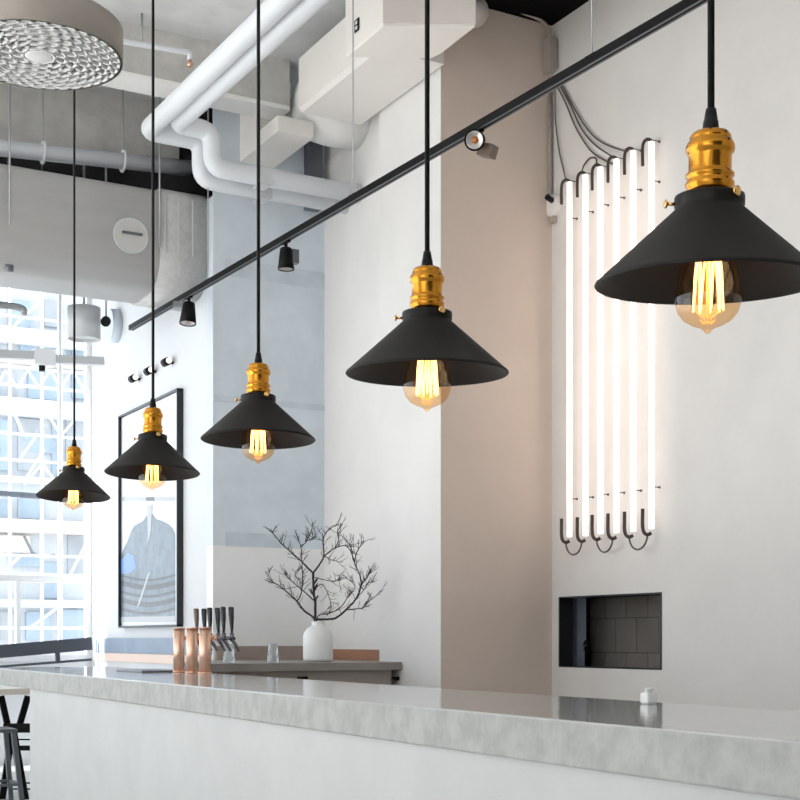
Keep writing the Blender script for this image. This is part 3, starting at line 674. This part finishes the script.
cable('power_cable', [wp(555, 84), wp(555.5, 120), wp(559, 150), wp(564, 172), ends[0][0]], .005, 'thin cable dropping beside the corner to the leftmost neon tube')
tag(MB().tube([onY(550, 78, YB-.015), onY(550, 197, YB-.015)], .014, 10).build('wall_conduit', 'conduit', origin=onY(550, 197, YB-.015)), 'thin vertical conduit in the corner left of the neon tubes', 'conduit')
c = onY(550.5, 55, YB-.05)
bx = thing('power_supply_box', 'small white power supply box high in the corner above the neon tubes', 'power supply', c)
MB().box(c+Vector((-.038,-.04,-.14)), c+Vector((.005,.05,.13))).box(c+Vector((.008,-.04,-.12)), c+Vector((.04,.05,.12))).build('housing', 'drum', bx, bevel=.005)
MB().tube(catmull([c+Vector((0,0,.12)), c+Vector((-.02,0,.2)), c+Vector((-.10,.0,.25)), c+Vector((-.3,0,.27))], 5), .012, 8).build('supply_pipe', 'conduit', bx)
c = onX(554, 206, XR-.02)
jx = thing('junction_box', 'worn white junction box with a black plug left of the neon tubes', 'junction box', c)
MB().tube([c+Vector((-.03,0,0)), c+Vector((.02,0,0))], .085, 10).build('cover', 'duct', jx, bevel=.006)
MB().tube([c+Vector((-.03,-.02,.03)), c+Vector((-.09,-.03,.05))], .022, 12).build('plug', 'rubber', jx)
MB().box(c+Vector((-.02,-.02,-.13)), c+Vector((.01,.03,-.07))).build('cable_gland', 'conduit', jx)

# ------------------------------------------------------------------ pendant lamps
k = .22/230.0*.985; PK = .22/230.0
def Z(y): return -(y-107)*k
def make_parts():
    P = {}
    P['strain'] = MB().lathe([(.0, 0),(5*k,0),(6*k,Z(112)),(7*k,Z(119)),(7.5*k,Z(119.5)),(8.2*k,Z(126)),(7.4*k,Z(128)),(8*k,Z(131)),(0,Z(131))], 24)
    P['socket'] = MB().lathe([(0,Z(129)),(13*k,Z(129.2)),(17.5*k,Z(131)),(20.5*k,Z(134.5)),(21*k,Z(137)),(20.4*k,Z(139)),(22.6*k,Z(140.5)),(24.4*k,Z(144)),(24.8*k,Z(147.5)),(24*k,Z(151)),(22.2*k,Z(152.6)),(21.6*k,Z(155)),(21.6*k,Z(169)),(22*k,Z(171)),(24.4*k,Z(172.5)),(24.6*k,Z(175)),(22.6*k,Z(177)),(22.8*k,Z(179)),(24.8*k,Z(181.5)),(24.8*k,Z(185)),(22.8*k,Z(187.5)),(22.6*k,Z(195.4)),(0,Z(195.4))], 64)
    P['socket_inner'] = None
    P['shade'] = MB().lathe([(20*k,Z(192.8)),(33*k,Z(193.2)),(35*k,Z(194.2)),(35.5*k,Z(196.2)),(35.3*k,Z(204.2)),(34.4*k,Z(206.2)),(35*k,Z(207.7)),(112.5*k,Z(278.1)),(114.5*k,Z(279.5)),(115.6*k,Z(281.7)),(114.4*k,Z(283.1)),(112.6*k,Z(281.9)),(33*k,Z(209.7)),(31*k,Z(208.2)),(20*k,Z(206.2))], 96, close=True)
    P['bulb'] = MB().lathe([(12*k,Z(203)),(13*k,Z(212)),(16.5*k,Z(226)),(22*k,Z(244.2)),(27.5*k,Z(262.2)),(31.6*k,Z(279.2)),(33.6*k,Z(293.2)),(33.4*k,Z(303.2)),(30.5*k,Z(313.2)),(24*k,Z(321.2)),(15*k,Z(326.2)),(8*k,Z(328.5)),(4.5*k,Z(330.8)),(2.5*k,Z(333.6)),(0,Z(334.7))], 48)
    cap = MB().lathe([(0,Z(196)),(14*k,Z(196)),(14.5*k,Z(206)),(13*k,Z(216)),(0,Z(217))], 32); P['cap'] = cap
    fl = MB(); nF = 9
    for i in range(nF):
        a0 = 2*PI*i/nF+.35; a1 = a0+PI/nF
        R0, R1 = 10*k, 15.5*k
        for a_, b_ in ((a0, a1), (a1, a0+2*PI/nF)):
            ta, za = (R0, Z(238)) if a_ == a0 else (R1, Z(311))
            tb, zb = (R0, Z(238)) if b_ != a1 else (R1, Z(311))
            p = Vector((ta*math.cos(a_), ta*math.sin(a_), za)); q = Vector((tb*math.cos(b_), tb*math.sin(b_), zb))
            fl.tube([p, (p+q)/2+Vector(((p+q).x*.04, (p+q).y*.04, 0)), q], .95*k, 6)
    P['filament'] = fl
    st = MB().tube([(0,0,Z(216)), (0,0,Z(262)), (0,0,Z(316))], [5*k, 2.6*k, 1.6*k], 12)
    for i in range(7):
        a0 = 2*PI*i/7; st.tube([(0,0,Z(318)), (6*k*math.cos(a0),6*k*math.sin(a0),Z(317)), (14*k*math.cos(a0),14*k*math.sin(a0),Z(310))], .55*k, 5)
        st.tube([(0,0,Z(322)), (5*k*math.cos(a0),5*k*math.sin(a0),Z(324)), (8*k*math.cos(a0),8*k*math.sin(a0),Z(320))], .6*k, 5)
    P['stem'] = st
    def screw(ang, z, L, rh):
        d = Vector((math.cos(ang), math.sin(ang), 0)); c = d*34*k+Vector((0,0,z)); m = MB()
        m.tube([c, c+d*L], 1.8*k, 10)
        m.tube([c+d*L, c+d*(L+1*k), c+d*(L+2.6*k), c+d*(L+3.4*k)], [3*k, rh, rh, rh*.5], 16); return m
    # screw angles are relative to the viewer: left and front-right
    al = math.atan2(-cr.y, -cr.x); af = math.atan2(-cf.y, -cf.x)
    P['screw_l'] = screw(al, Z(202), 9*k, 4.5*k)
    P['screw_f'] = screw(af+.55, Z(197), 2.2*k, 5.2*k)
    return P
P = make_parts(); MESH = {}
lamps = [(711, 106, 1.282, 4.0, 'black cone pendant lamp with brass socket, biggest and farthest right'),
         (427.2, 249.6, 1.782, 2.0, 'black cone pendant lamp with brass socket, second from the right'),
         (258.4, 351.4, 2.555, -1.2, 'black cone pendant lamp with brass socket, middle of the row of five'),
         (153, 397.5, 3.10, -2.6, 'black cone pendant lamp with brass socket, in front of the framed print'),
         (74.3, 438.8, 4.03, -4.0, 'black cone pendant lamp with brass socket, smallest looking, before the window')]
first = None
def mk(key, name, m, parent):
    ob = P[key].build(name, m, None); ob.parent = parent; return ob
def copy_tree(o, parent=None):
    c = o.copy(); C.objects.link(c); c.parent = parent
    for ch in list(o.children): copy_tree(ch, c)
    return c
proto = None
for i, (px, py, zd, tilt, lab) in enumerate(lamps):
    loc = at(px, py+2.6*1.282/zd, zd)
    if i == 0:
        r0 = thing('pendant_lamp', lab, 'pendant lamp', loc, 'black cone pendant lamps in a row')
        mk('strain', 'cord_grip', 'rubber', r0)
        so = mk('socket', 'socket', 'brass', r0); 
        sh_ = mk('shade', 'lamp_shade', 'shade', r0)
        mk('screw_l', 'thumb_screw', 'brass_k', sh_); mk('screw_f', 'thumb_screw', 'brass_k', sh_)
        bu = mk('bulb', 'bulb', 'amber', r0)
        mk('cap', 'bulb_cap', 'brass_k', bu); mk('stem', 'bulb_stem', 'filg', bu); mk('filament', 'filament', 'fil', bu)
        root = proto = r0
    else:
        root = copy_tree(proto); root.location = loc; root['label'] = lab
    rot = Matrix.Rotation(math.radians(tilt), 4, cr)
    zs = (1, .98, 1.01, 1.05, 1.05)[i]
    for ch in root.children: ch.matrix_local = rot @ Matrix.Diagonal((1, 1, zs if not ch.name.startswith('bulb') else .992+(zs-1)*.2, 1))
    root['_i'] = i
for root in [o for o in C.objects if o.name.startswith('pendant_lamp')]:
    i = root['_i']; del root['_i']
    MB().tube([(0,0,-.002), (0,0,(H-root.location.z)*.5), (0,0,H-root.location.z)], .0034, 10).build('cord', 'cord', root, local=True)
    MB().lathe([(0,H-root.location.z),(.05,H-root.location.z),(.05,H-root.location.z-.02),(.01,H-root.location.z-.035),(0,H-root.location.z-.035)], 28).build('ceiling_rose', 'black', root, local=True)

# ------------------------------------------------------------------ high table and stool at the far left
zt = 11.0; tb = at(14, 690, zt); TH = EYE-48.5*zt/F
tt = thing('high_table', 'high table with a pale top on black trestle legs beyond the counter end', 'table', (tb.x, tb.y, 0))
cx_, cy_ = tb.x, tb.y
MB().box((cx_-1.2, cy_-.05, TH-.05), (cx_+.9, cy_+.62, TH)).build('tabletop', 'tabletop', tt, bevel=.004)
def tp(px, py, d=0): return at(px, py, zt+d)
for d in (.06, .5):
    L = MB(); u = (0,1,0)
    L.bar(tp(1, 696, d), tp(8, 727, d), .05, .03, u); L.bar(tp(28, 696, d), tp(19, 727, d), .05, .03, u)
    L.bar(tp(4, 728, d), tp(36, 728, d), .05, .075, (0,0,1))
    L.bar(tp(12, 732, d), tp(2, 800, d), .05, .035, u); L.bar(tp(13, 732, d), tp(25, 800, d), .06, .04, u)
    L.bar(tp(14, 748, d), tp(36, 748, d), .04, .04, (0,0,1)); L.bar(tp(14, 739.5, d), tp(36, 739.5, d), .02, .012)
    L.bar(tp(8, 783, d), tp(34, 783, d), .02, .012); L.bar(tp(8, 789, d), tp(34, 789, d), .02, .012)
    L.build('trestle', 'black', tt)
sb = at(-5, 728, 10.4)
sb.x -= .02; SH = sb.z
sl = thing('metal_stool', 'dark metal stool half cut off at the left edge of the picture', 'stool', (sb.x, sb.y, 0))
MB().box((sb.x-.16, sb.y-.16, SH-.03), (sb.x+.16, sb.y+.16, SH)).build('seat', 'gun', sl, bevel=.02)
for sx in (-1, 1):
    for sy in (-1, 1):
        MB().bar((sb.x+sx*.13, sb.y+sy*.13, SH-.02), (sb.x+sx*.19, sb.y+sy*.19, 0), .035, .035, (0,1,0)).build('leg', 'gun', sl)
rg = MB(); q = .17; zq = .2
for a_, b_ in (((-q,-q),(q,-q)), ((q,-q),(q,q)), ((q,q),(-q,q)), ((-q,q),(-q,-q))): rg.bar((sb.x+a_[0], sb.y+a_[1], zq), (sb.x+b_[0], sb.y+b_[1], zq), .02, .02)
rg.build('foot_rails', 'gun', sl)

# ------------------------------------------------------------------ outside
g_ = MB().box((-60, -30, -.5), (40, 60, -.25)).build('ground', 'ground'); g_['kind'] = 'structure'
YE = 30.0
def fac(px, py, d=0): return onY(px, py, YE-d)
bd = thing('building', 'pale unfinished building behind scaffolding seen through the window', 'building', (fac(46, 500).x, YE, -.25))
l_ = fac(-260, 500).x; r_ = fac(330, 500).x
MB().box((l_, YE, -.25), (r_, YE+2, fac(46, 180).z)).build('facade_wall', 'ext', bd)
for (y0, y1, m, d) in ((400, 417, 'extw', .3), (330, 345, 'extw', .3), (520, 533, 'extb', .35), (478, 484, 'extw', .2), (600, 606, 'extw', .3), (360, 366, 'extb', .2)):
    a = fac(46, y0, d); b = fac(46, y1, d); MB().box((l_, YE-d, b.z), (r_, YE, a.z)).build('floor_band', m, bd)
wins = [(18,44,500,518,'extg'),(0,12,500,518,'extg'),(43,60,563,598,'extg'),(68,92,536,574,'extd'),(18,42,420,470,'extd'),(52,60,418,476,'extg'),(66,84,418,476,'extd'),(0,12,420,470,'extg'),
        (26,54,438,452,'extg'),(20,40,346,358,'extg'),(52,66,348,360,'extg'),(72,90,347,398,'extg'),(0,16,372,398,'extd'),(28,60,372,398,'extg'),(10,40,555,566,'extg'),(0,30,536,552,'extb'),
        (26,50,612,640,'extg'),(60,84,610,640,'extg'),(0,16,612,640,'extd'),(10,30,302,326,'extg'),(44,62,302,326,'extd'),(-40,-12,420,470,'extg'),(-40,-12,500,518,'extg'),(-90,-55,372,398,'extg'),(-90,-55,540,590,'extg'),(110,140,420,470,'extg'),(110,140,500,590,'extg')]
for (a, b, y0, y1, m) in wins:
    wi = wins.index((a, b, y0, y1, m)); p = fac(a, y1, .06); q = fac(b, y0, .06); MB().box((p.x, YE-.06-wi*.002, p.z), (q.x, YE+.02+wi*.002, q.z)).build('window', m, bd)
YS2 = 28.0
def sf(px, py, d=0): return onY(px, py, YS2-d)
sc1 = thing('scaffolding', 'white tube scaffolding with diagonal braces outside the window', 'scaffolding', (sf(46, 500).x, YS2, -.25))
for px in (-70, -28, 10, 42, 61, 88, 125, 160):
    x = sf(px, 500).x; MB().tube([(x, YS2, -.25), (x, YS2, sf(46, 240).z)], .035, 8).build('post', 'scaf', sc1)
for y, r in ((320, .03), (344, .045), (370, .035), (388, .035), (436, .03), (462, .03), (482, .04), (556, .03), (575, .035), (606, .03), (628, .03)):
    z = sf(46, y).z; MB().tube([(sf(-120, y).x, YS2, z), (sf(220, y).x, YS2, z)], r, 8).build('ledger', 'scaf', sc1)
zz = MB(); k_ = 0; x_ = -60
while x_ < 150: zz.bar(sf(x_, 388 if k_ % 2 else 370, .05), sf(x_+11, 370 if k_ % 2 else 388, .05), .04, .05, (0,1,0)); x_ += 11; k_ += 1
zz.build('lattice_girder', 'scaf', sc1)
for a in ((24, 484, 42, 464), (42, 464, 60, 486), (26, 478, 44, 450), (18, 462, 36, 436), (70, 575, 88, 540), (10, 330, 42, 300), (61, 436, 88, 404), (42, 404, 61, 436), (10, 402, 24, 436), (2, 575, 20, 556), (30, 628, 60, 606), (88, 482, 66, 462), (42, 372, 61, 345)):
    MB().tube([sf(a[0], a[1], .06), sf(a[2], a[3], .06)], .028, 6).build('brace', 'scaf', sc1)
# dark beam across the window on the far side
a = onY(-120, 485, 26); b = onY(58, 497.5, 26)
tag(MB().bar(a, b, .2, .085).build('steel_beam', 'rail', origin=a), 'thin dark steel beam outside crossing behind the smallest pendant lamp', 'beam')
tag(MB().tube(catmull([onY(24, 536, 29.5), onY(30, 548, 29.5), onY(33, 553, 29.5), onY(42, 556, 29.5), onY(55, 555, 29.5)], 5), .03, 6).build('loose_cable', 'gun', origin=onY(24, 530, 29.5)), 'loose dark cable hanging on the pale building outside', 'cable')

# ------------------------------------------------------------------ light
wd = bpy.data.worlds.new('sky'); sc.world = wd; wd.use_nodes = True
bg = wd.node_tree.nodes['Background']; bg.inputs[0].default_value = (.90, .95, 1, 1); bg.inputs[1].default_value = 2.4
def area(name, loc, rot, sx, sy, e, col):
    l = bpy.data.lights.new(name, 'AREA'); l.shape = 'RECTANGLE'; l.size = sx; l.size_y = sy; l.energy = e; l.color = col
    o = bpy.data.objects.new(name, l); C.objects.link(o); o.location = loc; o.rotation_euler = rot; return o
sun = bpy.data.lights.new('sun', 'SUN'); sun.energy = 18; sun.angle = .02; sun.color = (1, .975, .94)
so_ = bpy.data.objects.new('sun', sun); C.objects.link(so_); so_.location = (-12, 4, 9)
so_.rotation_euler = Vector((.80, -.10, -.59)).to_track_quat('-Z', 'Y').to_euler()
sc.view_settings.view_transform = 'Standard'; sc.view_settings.look = 'None'
sc.view_settings.exposure = 0.0; sc.view_settings.gamma = 1
sc.cycles.max_bounces = 10; sc.cycles.transparent_max_bounces = 16; sc.cycles.sample_clamp_indirect = 6
sc.cycles.use_denoising = True
